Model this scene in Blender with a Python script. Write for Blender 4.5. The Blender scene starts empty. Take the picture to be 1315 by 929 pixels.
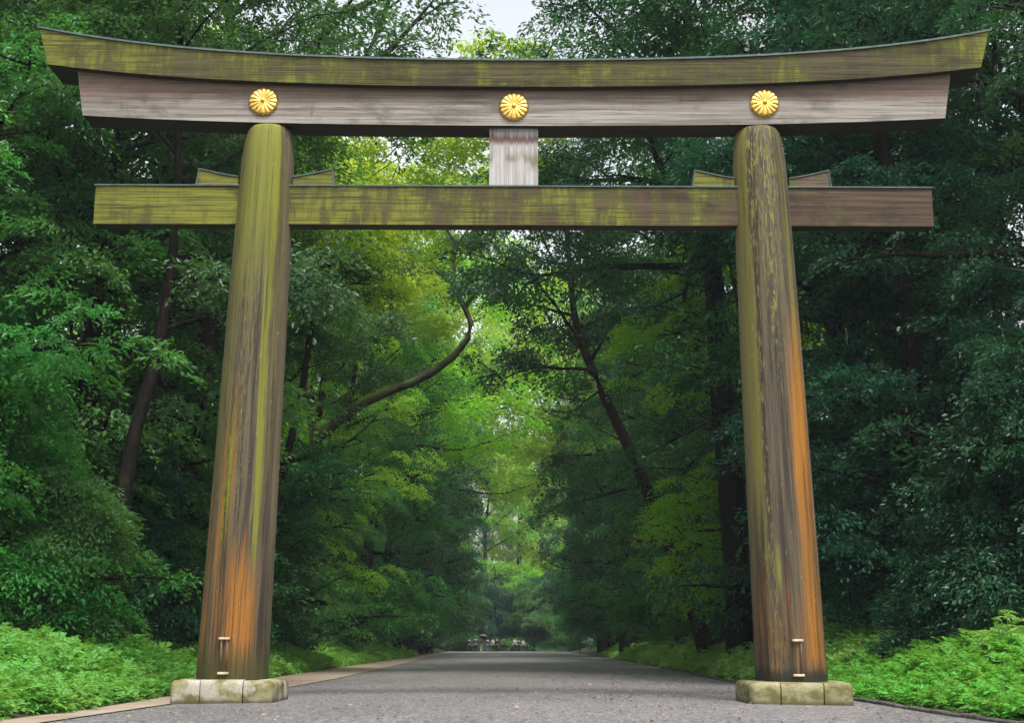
import bpy, bmesh, math, random
import numpy as np
from mathutils import Vector, Matrix
R = math.radians
random.seed(7)
sc = bpy.context.scene
col = sc.collection

# ------------------------------------------------------------------ helpers
def link(o, parent=None):
    col.objects.link(o)
    if parent is not None:
        o.parent = parent
    return o

def tag(o, label=None, cat=None, group=None, kind=None):
    if label: o['label'] = label
    if cat: o['category'] = cat
    if group: o['group'] = group
    if kind: o['kind'] = kind
    return o

def empty(name, loc=(0, 0, 0), rz=0, parent=None):
    o = bpy.data.objects.new(name, None)
    o.empty_display_size = .3
    o.location = loc
    o.rotation_euler = (0, 0, rz)
    return link(o, parent)

def mesh_obj(name, me, mat=None, parent=None):
    if mat is not None and len(me.materials) == 0:
        me.materials.append(mat)
    return link(bpy.data.objects.new(name, me), parent)

def np_mesh(name, verts, faces, smooth=False):
    """verts (n,3), faces (m,k) with one k"""
    me = bpy.data.meshes.new(name)
    verts = np.ascontiguousarray(verts, np.float32)
    faces = np.ascontiguousarray(faces, np.int32)
    n, m, k = len(verts), len(faces), faces.shape[1]
    me.vertices.add(n); me.vertices.foreach_set('co', verts.ravel())
    me.loops.add(m * k); me.loops.foreach_set('vertex_index', faces.ravel())
    me.polygons.add(m)
    me.polygons.foreach_set('loop_start', np.arange(0, m * k, k, dtype=np.int32))
    me.polygons.foreach_set('loop_total', np.full(m, k, np.int32))
    me.polygons.foreach_set('use_smooth', np.full(m, smooth, bool))
    me.update(calc_edges=True)
    return me

def bm_obj(name, bm, mat, parent=None, smooth=False, bevel=0, seg=2):
    if bevel:
        bmesh.ops.bevel(bm, geom=[e for e in bm.edges], offset=bevel, segments=seg, profile=.6, affect='EDGES')
    bmesh.ops.recalc_face_normals(bm, faces=bm.faces)
    me = bpy.data.meshes.new(name)
    bm.to_mesh(me); bm.free()
    for p in me.polygons: p.use_smooth = smooth
    return mesh_obj(name, me, mat, parent)

def box_bm(x0, x1, y0, y1, z0, z1):
    bm = bmesh.new()
    bmesh.ops.create_cube(bm, size=1)
    for v in bm.verts:
        v.co = Vector((x0 if v.co.x < 0 else x1, y0 if v.co.y < 0 else y1, z0 if v.co.z < 0 else z1))
    return bm

# ------------------------------------------------------------------ node helper
class NT:
    def __init__(s, name):
        s.m = bpy.data.materials.new(name); s.m.use_nodes = True
        s.t = s.m.node_tree; s.t.nodes.clear()
        s.out = s.n('ShaderNodeOutputMaterial')
    def n(s, ty, **kw):
        nd = s.t.nodes.new(ty)
        for k, v in kw.items(): setattr(nd, k, v)
        return nd
    def put(s, sock, v):
        if hasattr(v, 'is_output'): s.t.links.new(v, sock)
        elif isinstance(v, (tuple, list)) and len(v) == 3 and sock.type == 'RGBA': sock.default_value = (*v, 1)
        else: sock.default_value = v
    def math(s, op, a, b=None, c=None, clamp=False):
        nd = s.n('ShaderNodeMath', operation=op, use_clamp=clamp)
        s.put(nd.inputs[0], a)
        if b is not None: s.put(nd.inputs[1], b)
        if c is not None: s.put(nd.inputs[2], c)
        return nd.outputs[0]
    def add(s, a, b): return s.math('ADD', a, b)
    def mul(s, a, b): return s.math('MULTIPLY', a, b)
    def step(s, x, a, b):                       # smoothstep a->b gives 0->1 (a>b allowed)
        nd = s.n('ShaderNodeMapRange', interpolation_type='SMOOTHSTEP')
        inv = a > b
        s.put(nd.inputs[0], x)
        lo, hi = (b, a) if inv else (a, b)
        nd.inputs[1].default_value = lo; nd.inputs[2].default_value = hi
        nd.inputs[3].default_value = 1 if inv else 0; nd.inputs[4].default_value = 0 if inv else 1
        return nd.outputs[0]
    def band(s, x, a, b, soft):
        return s.mul(s.step(x, a - soft, a + soft), s.step(x, b + soft, b - soft))
    def coord(s, which='Object'):
        return s.n('ShaderNodeTexCoord').outputs[which]
    def scale(s, v, sc3, loc=(0, 0, 0)):
        nd = s.n('ShaderNodeMapping'); s.put(nd.inputs[0], v)
        nd.inputs['Scale'].default_value = sc3; nd.inputs['Location'].default_value = loc
        return nd.outputs[0]
    def noise(s, v, scale=1, detail=4, rough=.55, dist=0):
        nd = s.n('ShaderNodeTexNoise'); s.put(nd.inputs['Vector'], v)
        nd.inputs['Scale'].default_value = scale; nd.inputs['Detail'].default_value = detail
        nd.inputs['Roughness'].default_value = rough; nd.inputs['Distortion'].default_value = dist
        return nd.outputs[0]
    def voro(s, v, scale, out='Distance', feature='F1'):
        nd = s.n('ShaderNodeTexVoronoi', feature=feature); s.put(nd.inputs['Vector'], v)
        nd.inputs['Scale'].default_value = scale
        return nd.outputs[out]
    def xyz(s, v):
        nd = s.n('ShaderNodeSeparateXYZ'); s.put(nd.inputs[0], v); return nd.outputs
    def vec(s, x, y, z):
        nd = s.n('ShaderNodeCombineXYZ')
        for i, q in enumerate((x, y, z)): s.put(nd.inputs[i], q)
        return nd.outputs[0]
    def mix(s, f, a, b, blend='MIX'):
        nd = s.n('ShaderNodeMix', data_type='RGBA', blend_type=blend)
        s.put(nd.inputs[0], f); s.put(nd.inputs[6], a); s.put(nd.inputs[7], b)
        return nd.outputs[2]
    def ramp(s, f, stops):
        nd = s.n('ShaderNodeValToRGB'); s.put(nd.inputs[0], f)
        el = nd.color_ramp.elements
        while len(el) < len(stops): el.new(.5)
        for e, (p, c) in zip(el, stops): e.position = p; e.color = (*c, 1)
        return nd.outputs[0]
    def bump(s, h, strength=.4, dist=.02):
        nd = s.n('ShaderNodeBump'); s.put(nd.inputs['Height'], h)
        nd.inputs['Strength'].default_value = strength; nd.inputs['Distance'].default_value = dist
        return nd.outputs[0]
    def bsdf(s, color, rough=.7, bump=None, metal=0, spec=.5):
        b = s.n('ShaderNodeBsdfPrincipled')
        s.put(b.inputs['Base Color'], color); s.put(b.inputs['Roughness'], rough)
        b.inputs['Metallic'].default_value = metal
        b.inputs['Specular IOR Level'].default_value = spec
        if bump is not None: s.put(b.inputs['Normal'], bump)
        return b.outputs[0]
    def done(s, sh):
        s.t.links.new(sh, s.out.inputs[0]); return s.m

# ------------------------------------------------------------------ materials
def leaf_mat(name, base, trans, tfac=.38, rough=.42, hue=.03, val=.6, spec=.32):
    t = NT(name)
    oi = t.n('ShaderNodeObjectInfo').outputs['Random']
    ri = t.n('ShaderNodeNewGeometry').outputs['Random Per Island']
    pos = t.n('ShaderNodeNewGeometry').outputs['Position']
    cl = t.noise(pos, .55, 2, .5)
    hs = t.n('ShaderNodeHueSaturation')
    hv = t.add(t.add(.5 - hue, t.mul(oi, hue)), t.mul(t.math('SUBTRACT', cl, .5), hue * 2.2))
    t.put(hs.inputs['Hue'], t.add(hv, t.mul(ri, hue)))
    t.put(hs.inputs['Saturation'], t.add(.85, t.mul(oi, .25)))
    t.put(hs.inputs['Value'], t.add(1 - val * .75, t.mul(t.add(t.mul(ri, .5), cl), val)))
    t.put(hs.inputs['Color'], base)
    hs2 = t.n('ShaderNodeHueSaturation')
    t.put(hs2.inputs['Hue'], hv); hs2.inputs['Value'].default_value = 1
    t.put(hs2.inputs['Color'], trans)
    p = t.bsdf(hs.outputs[0], rough, spec=spec)
    tr = t.n('ShaderNodeBsdfTranslucent'); t.put(tr.inputs[0], hs2.outputs[0])
    mx = t.n('ShaderNodeMixShader'); mx.inputs[0].default_value = tfac
    t.t.links.new(p, mx.inputs[1]); t.t.links.new(tr.outputs[0], mx.inputs[2])
    return t.done(mx.outputs[0])

LEAF = dict(
    teal=leaf_mat('leaf_teal', (.017, .076, .036), (.05, .20, .07), .26, .36),
    deep=leaf_mat('leaf_deep', (.023, .090, .025), (.07, .27, .04), .28, .40),
    mid=leaf_mat('leaf_mid', (.042, .165, .030), (.14, .44, .05), .32, .43),
    bright=leaf_mat('leaf_bright', (.15, .36, .028), (.46, .80, .06), .48, .46),
    yellow=leaf_mat('leaf_yellow', (.24, .40, .028), (.64, .86, .08), .56, .5, hue=.03),
)
COVER = leaf_mat('leaf_cover', (.105, .32, .046), (.25, .56, .06), .38, .5, hue=.025, val=.75)
COVER_DIM = leaf_mat('leaf_cover_verge', (.13, .36, .045), (.28, .58, .06), .38, .5, hue=.03, val=.6)

def bark_mat(name, a, b, moss, mossamt):
    t = NT(name)
    c = t.coord(); v = t.scale(c, (5, 5, 1.1))
    n = t.noise(v, 2.2, 6, .65, .6)
    g = t.noise(c, .9, 3)
    colr = t.mix(t.step(n, .35, .68), a, b)
    colr = t.mix(t.mul(t.step(g, .62 - mossamt * .5, .72 - mossamt * .2), .85), colr, moss)
    return t.done(t.bsdf(colr, .85, t.bump(n, .7, .05), spec=.12))
BARK = bark_mat('bark_dark', (.006, .0048, .0038), (.020, .015, .011), (.05, .075, .02), .1)
BARK_RED = bark_mat('bark_red', (.018, .011, .007), (.058, .036, .023), (.07, .09, .03), .05)
BARK_MOSS = bark_mat('bark_moss', (.018, .018, .010), (.055, .048, .028), (.060, .085, .018), .45)

GREYWOOD, LILAC = (.155, .125, .105), (.36, .31, .295)
OLIVE, YMOSS, PALE = (.070, .070, .012), (.190, .200, .016), (.27, .25, .20)

def beam_mat(name, base_lo, base_hi, moss_lr, moss_bias, pinkshade=0, seed=0, zc=0, half=.35, vert=False):
    """planed wood with fine weathered grain, hanging moss stains; moss_lr: stops (x, amount)"""
    t = NT(name)
    c = t.coord(); x, y, z = t.xyz(c)
    gv = (10, 10, .35) if vert else (.35, 8, 17)
    grain = t.noise(t.scale(c, gv, (seed, 0, 0)), 1, 5, .6, .25)
    fine = t.noise(t.scale(c, (26, 26, .9) if vert else (.8, 18, 36), (seed, 0, 0)), 1, 3, .6)
    blot = t.noise(t.scale(c, (1.1, 1, 1.6), (seed * 3, 0, 0)), 1, 4, .6)
    drip = t.noise(t.scale(c, (5.5, 2, 1.0), (seed * 5, 0, 0)), 1, 5, .68, .4)
    colr = t.mix(t.step(grain, .3, .72), base_lo, base_hi)
    colr = t.mix(t.mul(t.step(blot, .56, .76), .55), colr, tuple(q * .45 for q in base_lo))
    mx = None                                    # moss amount along the length
    nd = t.n('ShaderNodeValToRGB'); t.put(nd.inputs[0], t.math('MULTIPLY_ADD', x, 1 / 18., .5))
    el = nd.color_ramp.elements
    while len(el) < len(moss_lr): el.new(.5)
    for e, (p, a) in zip(el, moss_lr): e.position = p / 18 + .5; e.color = (a, a, a, 1)
    amt = nd.outputs[0]
    m = t.add(t.add(t.mul(drip, .95), t.mul(blot, .75)), t.add(moss_bias - .38, t.mul(amt, .45)))
    m1 = t.step(m, .52, .78)
    m2 = t.mul(t.step(m, .70, .92), t.step(fine, .32, .60))
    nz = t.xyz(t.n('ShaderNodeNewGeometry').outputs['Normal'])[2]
    moss_not_shade = t.step(nz, -.75, -.45)                 # rain never reaches the underside: no moss there
    m1 = t.mul(m1, moss_not_shade); m2 = t.mul(m2, moss_not_shade)
    colr = t.mix(t.mul(m1, .85), colr, OLIVE)
    colr = t.mix(t.mul(m2, .75), colr, YMOSS)
    speck = t.step(t.noise(t.scale(c, (9, 9, 9), (seed, 2, 0)), 2.0, 3, .7), .70, .78)
    colr = t.mix(t.mul(speck, .5), colr, PALE)
    if pinkshade:  # overhang shade below the cap, painted in as a pinkish brown
        k = t.mul(t.step(t.add(z, t.mul(blot, .25)), zc + half * .45, zc + half * 1.15), pinkshade)
        colr = t.mix(k, colr, (.135, .082, .060))
    colr = t.mix(t.mul(t.step(fine, .48, .30), .45), colr, tuple(q * .35 for q in base_lo))
    colr = t.mix(t.mul(t.step(t.noise(t.scale(c, (.9, 1, 2.2), (seed * 7, 4, 0)), 1, 5, .7, .5), .50, .68), .55), colr, tuple(q * .42 for q in base_lo))
    line = t.noise(t.scale(c, (.12, 4, 16) if not vert else (16, 4, .12), (seed, 5, 0)), 1, 2, .5)
    colr = t.mix(t.mul(t.band(line, .494, .506, .006), .7), colr, tuple(q * .22 for q in base_lo))
    colr = t.mix(t.math('SUBTRACT', 1, moss_not_shade), colr, (.040, .027, .020))      # shade painted onto the undersides, as dark brown unbleached wood
    h = t.add(grain, t.mul(fine, .6))
    return t.done(t.bsdf(colr, .78, t.bump(h, .55, .02), spec=.3))

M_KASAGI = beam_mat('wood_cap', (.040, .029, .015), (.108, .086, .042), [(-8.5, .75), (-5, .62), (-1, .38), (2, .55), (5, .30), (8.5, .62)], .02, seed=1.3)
M_SHIM = beam_mat('wood_upper', (.140, .116, .098), (.325, .295, .262), [(-8, .05), (-4, .20), (-1, .06), (2, .22), (4, .20), (6, 0), (8, 0)], -.12, pinkshade=.85, seed=4.1, zc=9.9, half=.35)
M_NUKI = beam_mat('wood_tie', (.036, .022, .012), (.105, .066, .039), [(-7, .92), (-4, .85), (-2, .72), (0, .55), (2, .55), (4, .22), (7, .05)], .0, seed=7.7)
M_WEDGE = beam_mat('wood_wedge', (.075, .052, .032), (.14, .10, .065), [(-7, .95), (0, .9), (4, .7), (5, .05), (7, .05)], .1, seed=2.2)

def strut_mat():
    t = NT('wood_strut'); c = t.coord(); x, y, z = t.xyz(c)
    g = t.noise(t.scale(c, (22, 22, .7)), 1, 5, .65)
    b = t.noise(t.scale(c, (4.5, 3, 1.7), (3, 0, 0)), 1, 3, .5)
    colr = t.mix(t.step(g, .3, .7), (.25, .23, .22), (.46, .44, .43))
    zz = t.add(z, t.mul(t.math('SUBTRACT', g, .5), .3))
    colr = t.mix(t.mul(t.band(t.add(zz, t.mul(b, .5)), 9.17, 9.40, .15), t.mul(t.step(b, .40, .62), .8)), colr, (.11, .09, .03))
    colr = t.mix(t.mul(t.band(zz, 9.30, 9.43, .05), .8), colr, (.15, .055, .045))
    return t.done(t.bsdf(colr, .8, t.bump(g, .5, .015), spec=.3))
M_STRUT = strut_mat()

def pillar_mat(name, which):
    """uv.x = arc position, -1..1 across the face seen from the road (0 = front), uv.y = height in metres"""
    t = NT(name)
    uv = t.n('ShaderNodeUVMap').outputs[0]
    u, h, _ = t.xyz(uv)
    c = t.vec(t.mul(u, 1.0), h, 3.1 if which == 'l' else 8.4)
    streak = t.noise(t.scale(c, (6.5, .20, 1)), 1, 9, .74, .12)
    fine = t.noise(t.scale(c, (19, .55, 1)), 1, 6, .75)
    fleck = t.noise(t.scale(c, (17, 4.2, 1)), 1, 4, .78)
    wob = t.mul(t.math('SUBTRACT', t.noise(t.scale(c, (3, .45, 1)), 1, 3), .5), .35)
    uu = t.add(t.add(u, wob), t.add(t.mul(t.math('SUBTRACT', fine, .5), .42), t.mul(t.math('SUBTRACT', fleck, .5), .16)))
    hh = t.add(h, t.mul(t.math('SUBTRACT', streak, .5), 5.0))
    colr = t.mix(t.step(streak, .38, .60), (.024, .016, .008), (.098, .076, .045))
    colr = t.mix(t.mul(t.step(fine, .52, .38), .75), colr, (.018, .013, .008))
    crack = t.noise(t.scale(c, (7, .16, 1), (4, 2, 0)), 1, 4, .6, .3)
    colr = t.mix(t.mul(t.band(crack, .496, .504, .008), .8), colr, (.008, .006, .004))
    def lay(colr, mask, c2, k=1):
        return t.mix(t.mul(mask, k), colr, c2)
    f = t.mul(t.step(fine, .34, .56), t.step(fleck, .30, .50))
    edge = t.add(t.step(u, .80, .98), t.step(u, -.80, -.98))
    OR, YG = (.29, .108, .004), (.165, .178, .007)
    if which == 'l':
        colr = lay(colr, t.mul(t.band(uu, -.75, .62, .16), t.mul(t.step(hh, 5.6, 8.6), t.step(fine, .30, .50))), YG, .85)
        colr = lay(colr, t.mul(t.band(uu, -1.1, -.50, .14), t.mul(t.step(hh, 2.2, 5.5), f)), (.13, .118, .024), .85)
        colr = lay(colr, t.mul(t.band(uu, -.45, .15, .15), t.mul(t.step(hh, 1.5, 3.5), t.step(fleck, .50, .60))), (.15, .13, .04), .6)
        colr = lay(colr, t.mul(t.band(uu, .40, .62, .07), t.mul(t.step(hh, 1.7, 3.4), t.step(streak, .3, .55))), YG, .8)
        colr = lay(colr, t.mul(t.band(uu, .70, .92, .08), t.mul(t.step(hh, 2.5, 5), f)), (.12, .105, .028), .6)
        colr = lay(colr, t.mul(t.band(uu, -.42, -.24, .07), t.mul(t.band(hh, 2.2, 4.2, .8), f)), YG, .85)
        colr = lay(colr, t.mul(t.band(uu, -.55, -.16, .09), t.mul(t.band(hh, .7, 4.6, .9), t.step(streak, .38, .62))), OR, .75)
        colr = lay(colr, t.mul(t.band(uu, -.12, .62, .16), t.mul(t.band(t.add(hh, t.mul(fleck, .6)), .8, 2.5, .5), t.step(fine, .34, .58))), (.29, .108, .005), .9)
        colr = lay(colr, t.mul(t.band(uu, -.95, -.75, .08), t.mul(t.band(hh, .5, 3.5, .8), f)), (.22, .09, .008), .8)
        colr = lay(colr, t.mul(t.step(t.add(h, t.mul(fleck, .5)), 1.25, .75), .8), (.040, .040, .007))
    else:
        colr = lay(colr, t.step(streak, .55, .35), (.028, .020, .014), .5)
        colr = lay(colr, t.mul(t.band(uu, -1.1, -.62, .12), t.mul(t.step(hh, 1.5, 4), t.step(streak, .25, .5))), (.165, .150, .026), .85)
        colr = lay(colr, t.mul(t.band(uu, -.70, .45, .2), t.mul(t.step(hh, 5.8, 9), t.step(fleck, .47, .60))), (.18, .175, .022), .85)
        colr = lay(colr, t.mul(t.band(uu, -.62, -.40, .1), t.step(fleck, .50, .62)), (.20, .18, .04), .75)
        colr = lay(colr, t.mul(t.band(uu, -.12, .14, .10), t.mul(t.step(hh, 4.0, 6), t.step(fleck, .50, .62))), (.20, .195, .03), .8)
        colr = lay(colr, t.mul(t.band(uu, .55, .75, .08), t.mul(t.step(hh, 4.2, 6), t.step(streak, .35, .55))), (.15, .145, .018), .7)
        w = t.band(uu, .34, .90, .20)
        colr = lay(colr, t.mul(t.mul(w, t.add(.30, t.mul(t.step(streak, .40, .56), .70))), t.mul(t.step(hh, 7.0, 5.0), t.step(t.add(h, t.mul(fleck, .4)), .55, 1.0))), (.28, .105, .003), .9)
        colr = lay(colr, t.mul(t.band(uu, .38, .80, .1), t.mul(t.band(hh, 3.6, 5.0, .8), f)), (.34, .125, .003), .75)
        colr = lay(colr, t.mul(t.band(uu, -.9, .3, .1), t.mul(t.band(hh, .8, 1.6, .5), f)), (.18, .07, .009), .6)
        colr = lay(colr, t.mul(t.band(t.add(u, t.mul(t.math('SUBTRACT', streak, .5), .15)), -.40, -.30, .06), t.band(t.add(h, t.mul(fleck, .6)), 2.1, 2.7, .25)), (.19, .185, .02), .85)
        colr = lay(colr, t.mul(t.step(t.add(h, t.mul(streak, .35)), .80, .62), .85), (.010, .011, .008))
    colr = lay(colr, t.mul(edge, t.step(h, 1.0, 3.0)), (.15, .122, .075), .55)
    sp = t.step(t.noise(t.scale(c, (15, 5.5, 1), (3, 8, 0)), 1, 2, .6), .70, .74)
    colr = lay(colr, sp, (.30, .27, .20), .6)
    hgt = t.add(t.add(streak, t.mul(fine, .9)), t.mul(t.step(crack, .5, .51), .5))
    return t.done(t.bsdf(colr, .68, t.bump(hgt, .5, .02), spec=.35))
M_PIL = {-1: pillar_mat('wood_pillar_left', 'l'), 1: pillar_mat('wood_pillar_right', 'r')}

def stone_mat(name, pale_amt):
    t = NT(name); c = t.coord()
    n = t.noise(c, 2.3, 5, .6); f = t.noise(c, 38, 4, .7); m = t.noise(t.scale(c, (1, 1, 1.6), (5, 1, 0)), 3.4, 4, .6)
    colr = t.mix(t.step(n, .3, .7), (.20, .185, .085), (.30, .275, .16))
    colr = t.mix(t.mul(t.step(m, .42, .62), .85), colr, (.10, .09, .020))
    colr = t.mix(t.step(t.noise(t.scale(c, (1, 1, 1), (9, 3, 0)), 1.9, 3), .60 - pale_amt, .70 - pale_amt), colr, (.36, .335, .28))
    colr = t.mix(t.mul(t.step(f, .55, .35), .4), colr, (.09, .08, .04))
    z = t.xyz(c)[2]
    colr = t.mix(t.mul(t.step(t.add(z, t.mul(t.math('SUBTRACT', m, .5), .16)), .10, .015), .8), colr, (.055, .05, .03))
    return t.done(t.bsdf(colr, .85, t.bump(f, .6, .012), spec=.3))
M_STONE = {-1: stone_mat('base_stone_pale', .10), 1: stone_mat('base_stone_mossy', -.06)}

def simple(name, colr, rough=.7, metal=0, n=.25, sc=9):
    t = NT(name); c = t.coord()
    k = t.noise(c, sc, 4)
    return t.done(t.bsdf(t.mix(t.step(k, .3, .7), tuple(q * (1 - n) for q in colr), tuple(min(1, q * (1 + n)) for q in colr)), rough, metal=metal))
M_COPPER = simple('copper_sheet', (.055, .085, .080), .55, 0)
def gold():
    t = NT('gilded_crest'); c = t.coord()
    n = t.noise(c, 14, 4)
    return t.done(t.bsdf(t.mix(n, (.72, .38, .055), (.95, .64, .20)), t.add(.24, t.mul(n, .18)), metal=1))
M_GOLD = gold()
M_CLAMP = simple('clamp_metal', (.45, .36, .24), .5, 0)
M_ROD = simple('rod_metal', (.10, .05, .025), .6, 0)

# ------------------------------------------------------------------ ground profile
CAM = Vector((0.0, -22.6, 0.9))
PITCH = math.atan(365 / 1783)
D2Y = lambda d: d - 22.6
LIN = [(-60, -5.6), (14, -5.5), (21, -5.2), (28.7, -4.75), (37.7, -4.68), (61, -5.05), (110, -6.3), (179, -7.6), (250, -8.5)]
LOUT = [(-60, -6.6), (14, -6.3), (17, -6.05), (19.3, -5.85), (24.4, -5.94), (42, -6.6), (61.7, -6.9), (110, -7.7), (179, -8.6), (250, -9.4)]
RED = [(-60, 6.2), (14, 6.0), (17, 5.9), (19.3, 5.75), (23.3, 5.8), (36.5, 5.5), (48.6, 5.9), (57, 6.2), (89, 7.0), (161, 7.6), (250, 8.3)]
def interp(tab, d):
    a = np.array(tab); return np.interp(d, a[:, 0], a[:, 1])
def ter(x, d):
    """height of the land at x, distance d from the lens (vectorised)"""
    x = np.asarray(x, float); d = np.asarray(d, float)
    tl = interp(LOUT, d) - x; tr = x - interp(RED, d)
    t = np.maximum(np.maximum(tl, tr), 0)
    s = np.clip(t / 4.2, 0, 1); s = s * s * (3 - 2 * s)
    return .78 * s + .03 * np.minimum(t, 30) + .06 * np.sin(x * .9 + d * .35) * np.clip(t / 3, 0, 1) - .04 * (t <= 0)

def ground():
    xs = np.concatenate([np.linspace(-320, -40, 12), np.linspace(-34, -13, 12), np.linspace(-12, 12, 73), np.linspace(13, 34, 12), np.linspace(40, 320, 12)])
    ds = np.concatenate([np.linspace(-120, 8, 12), np.linspace(10, 60, 68), np.linspace(62, 260, 70), np.linspace(280, 600, 10)])
    X, D = np.meshgrid(xs, ds)
    Z = ter(X, D)
    v = np.stack([X, D2Y(D), Z], -1).reshape(-1, 3)
    nx, ny = len(xs), len(ds)
    i = np.arange(nx - 1)[None] + np.arange(ny - 1)[:, None] * nx
    f = np.stack([i, i + 1, i + 1 + nx, i + nx], -1).reshape(-1, 4)
    t = NT('forest_floor'); c = t.coord()
    n = t.noise(c, 1.2, 5); q = t.noise(c, 14, 5, .7)
    colr = t.mix(t.step(n, .4, .62), (.045, .034, .02), (.035, .06, .018))
    colr = t.mix(t.mul(t.step(q, .55, .7), .6), colr, (.10, .075, .04))
    m = t.done(t.bsdf(colr, .9, t.bump(q, .8, .05), spec=.2))
    tag(mesh_obj('ground', np_mesh('ground', v, f, True), m), kind='structure')
ground()

def strip(name, a, b, z, mat, d0=-40, d1=232, n=160):
    ds = np.linspace(d0, d1, n)
    xa, xb = interp(a, ds), interp(b, ds)
    k = 15
    s = np.linspace(0, 1, k)[None]
    X = xa[:, None] * (1 - s) + xb[:, None] * s
    crown = .05 * (1 - (2 * s - 1) ** 2) if name == 'road' else 0 * s
    v = np.stack([X, np.repeat(D2Y(ds)[:, None], k, 1), z + crown + 0 * X], -1).reshape(-1, 3)
    i = np.arange(k - 1)[None] + np.arange(n - 1)[:, None] * k
    f = np.stack([i, i + 1, i + 1 + k, i + k], -1).reshape(-1, 4)
    return tag(mesh_obj(name, np_mesh(name, v, f, True), mat), kind='structure')

def road_mat():
    t = NT('asphalt'); c = t.coord()
    n = t.noise(t.scale(c, (.35, .12, 1)), 1, 4, .6)
    w = t.noise(t.scale(c, (.25, 1.1, 1)), 1, 4, .6)
    g = t.voro(c, 34, 'Color'); gx = t.xyz(g)[0]
    s = t.noise(c, 120, 3, .7); s2 = t.noise(c, 16, 4, .75)
    colr = t.mix(t.step(n, .35, .65), (.088, .083, .084), (.125, .119, .120))
    colr = t.mix(t.mul(t.step(w, .56, .66), .4), colr, (.15, .142, .145))
    colr = t.mix(t.mul(t.step(gx, .62, .92), .8), colr, (.36, .34, .335))
    colr = t.mix(t.mul(t.step(gx, .36, .06), .75), colr, (.020, .019, .020))
    colr = t.mix(t.mul(t.step(s2, .60, .72), .4), colr, (.032, .029, .030))
    h = t.add(gx, t.mul(s, .6))
    return t.done(t.bsdf(colr, t.add(.50, t.mul(n, .3)), t.bump(h, .5, .012), spec=.4))
strip('road', LIN, RED, 0.0, road_mat())
def side_mat():
    t = NT('packed_path'); c = t.coord()
    n = t.noise(c, .7, 4); s = t.noise(c, 45, 4, .7)
    colr = t.mix(t.step(n, .35, .65), (.235, .185, .140), (.31, .25, .19))
    colr = t.mix(t.mul(t.step(s, .58, .7), .5), colr, (.15, .115, .08))
    return t.done(t.bsdf(colr, .85, t.bump(s, .4, .01), spec=.25))
strip('side_path', LOUT, [(d, x - .02) for d, x in LIN], .012, side_mat())
# low dark gutter kerb along the right verge, a row of stones laid end to end
def kerb():
    bm = bmesh.new()
    d = 12.0
    rnd = random.Random(3)
    while d < 60:
        L = .58
        x0, x1 = float(interp(RED, d)), float(interp(RED, d + L))
        w, h = .12, .045 + rnd.uniform(-.012, .012)
        vs = []
        for (x, dd) in ((x0 + .02, d), (x1 + .02, d + L), (x1 + .02 + w, d + L), (x0 + .02 + w, d)):
            vs.append((x, D2Y(dd)))
        lo = [bm.verts.new((x, y, -.05)) for x, y in vs]; hi = [bm.verts.new((x, y, h)) for x, y in vs]
        bm.faces.new(hi)
        for i in range(4):
            bm.faces.new((lo[i], lo[(i + 1) % 4], hi[(i + 1) % 4], hi[i]))
        d += L + .02
    o = bm_obj('kerb', bm, simple('kerb_stone', (.07, .065, .055), .85, 0, .4, 6), bevel=.015, seg=1)
    tag(o, kind='structure')
kerb()

# ------------------------------------------------------------------ the gate
torii = tag(empty('torii_gate'), 'great wooden shrine gate with mossy beams and three gold crests spanning the road', 'gate')

def beam(name, mat, parent, x_top, x_bot, zt, zb, y0, y1, n=48, lean=0.0, ytop=None):
    """beam along X; zt / zb are functions of x; the ends are cut on a slant from x_top to x_bot"""
    k = np.linspace(-1, 1, n)
    yt0, yt1 = (y0, y1) if ytop is None else ytop
    V = []
    for s in k:
        V += [(s * x_bot, y0, zb(s * x_bot)), (s * x_top, yt0, zt(s * x_top)), (s * x_top, yt1, zt(s * x_top)), (s * x_bot, y1, zb(s * x_bot))]
    bm = bmesh.new()
    vs = [bm.verts.new(v) for v in V]
    for i in range(n - 1):
        a, b = i * 4, i * 4 + 4
        for j in range(4):
            bm.faces.new((vs[a + j], vs[a + (j + 1) % 4], vs[b + (j + 1) % 4], vs[b + j]))
    bm.faces.new(vs[:4]); bm.faces.new(vs[-4:])
    sharp = [e for e in bm.edges if len(e.link_faces) == 2 and e.calc_face_angle() > .5]
    bmesh.ops.bevel(bm, geom=sharp, offset=.012, segments=2, profile=.5, affect='EDGES')
    return bm_obj(name, bm, mat, parent)

def curve(c0, c2, c4, L):
    return lambda x: c0 + c2 * (x / L) ** 2 + c4 * (x / L) ** 4
k_top, k_bot = curve(10.66, .30, .27, 8.12), curve(10.215, .22, .16, 7.97)
s_top = lambda x: k_bot(x) - .004
s_bot = curve(9.565, .10, .06, 7.35)
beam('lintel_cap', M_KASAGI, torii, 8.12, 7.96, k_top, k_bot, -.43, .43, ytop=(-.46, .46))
beam('cap_roof_sheet', M_COPPER, torii, 8.17, 8.15, lambda x: k_top(x) + .035, lambda x: k_top(x) + .003, -.49, .49)
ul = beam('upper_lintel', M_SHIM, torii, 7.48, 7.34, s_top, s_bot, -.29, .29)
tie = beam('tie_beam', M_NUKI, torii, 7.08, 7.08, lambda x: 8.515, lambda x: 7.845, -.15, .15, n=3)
beam('tie_cover_sheet', M_COPPER, torii, 7.10, 7.10, lambda x: 8.540, lambda x: 8.518, -.175, .175, n=3)
strut = bm_obj('strut', box_bm(-.415, .415, -.155, .155, 8.545, s_bot(0) + .02), M_STRUT, torii, bevel=.01)
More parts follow.
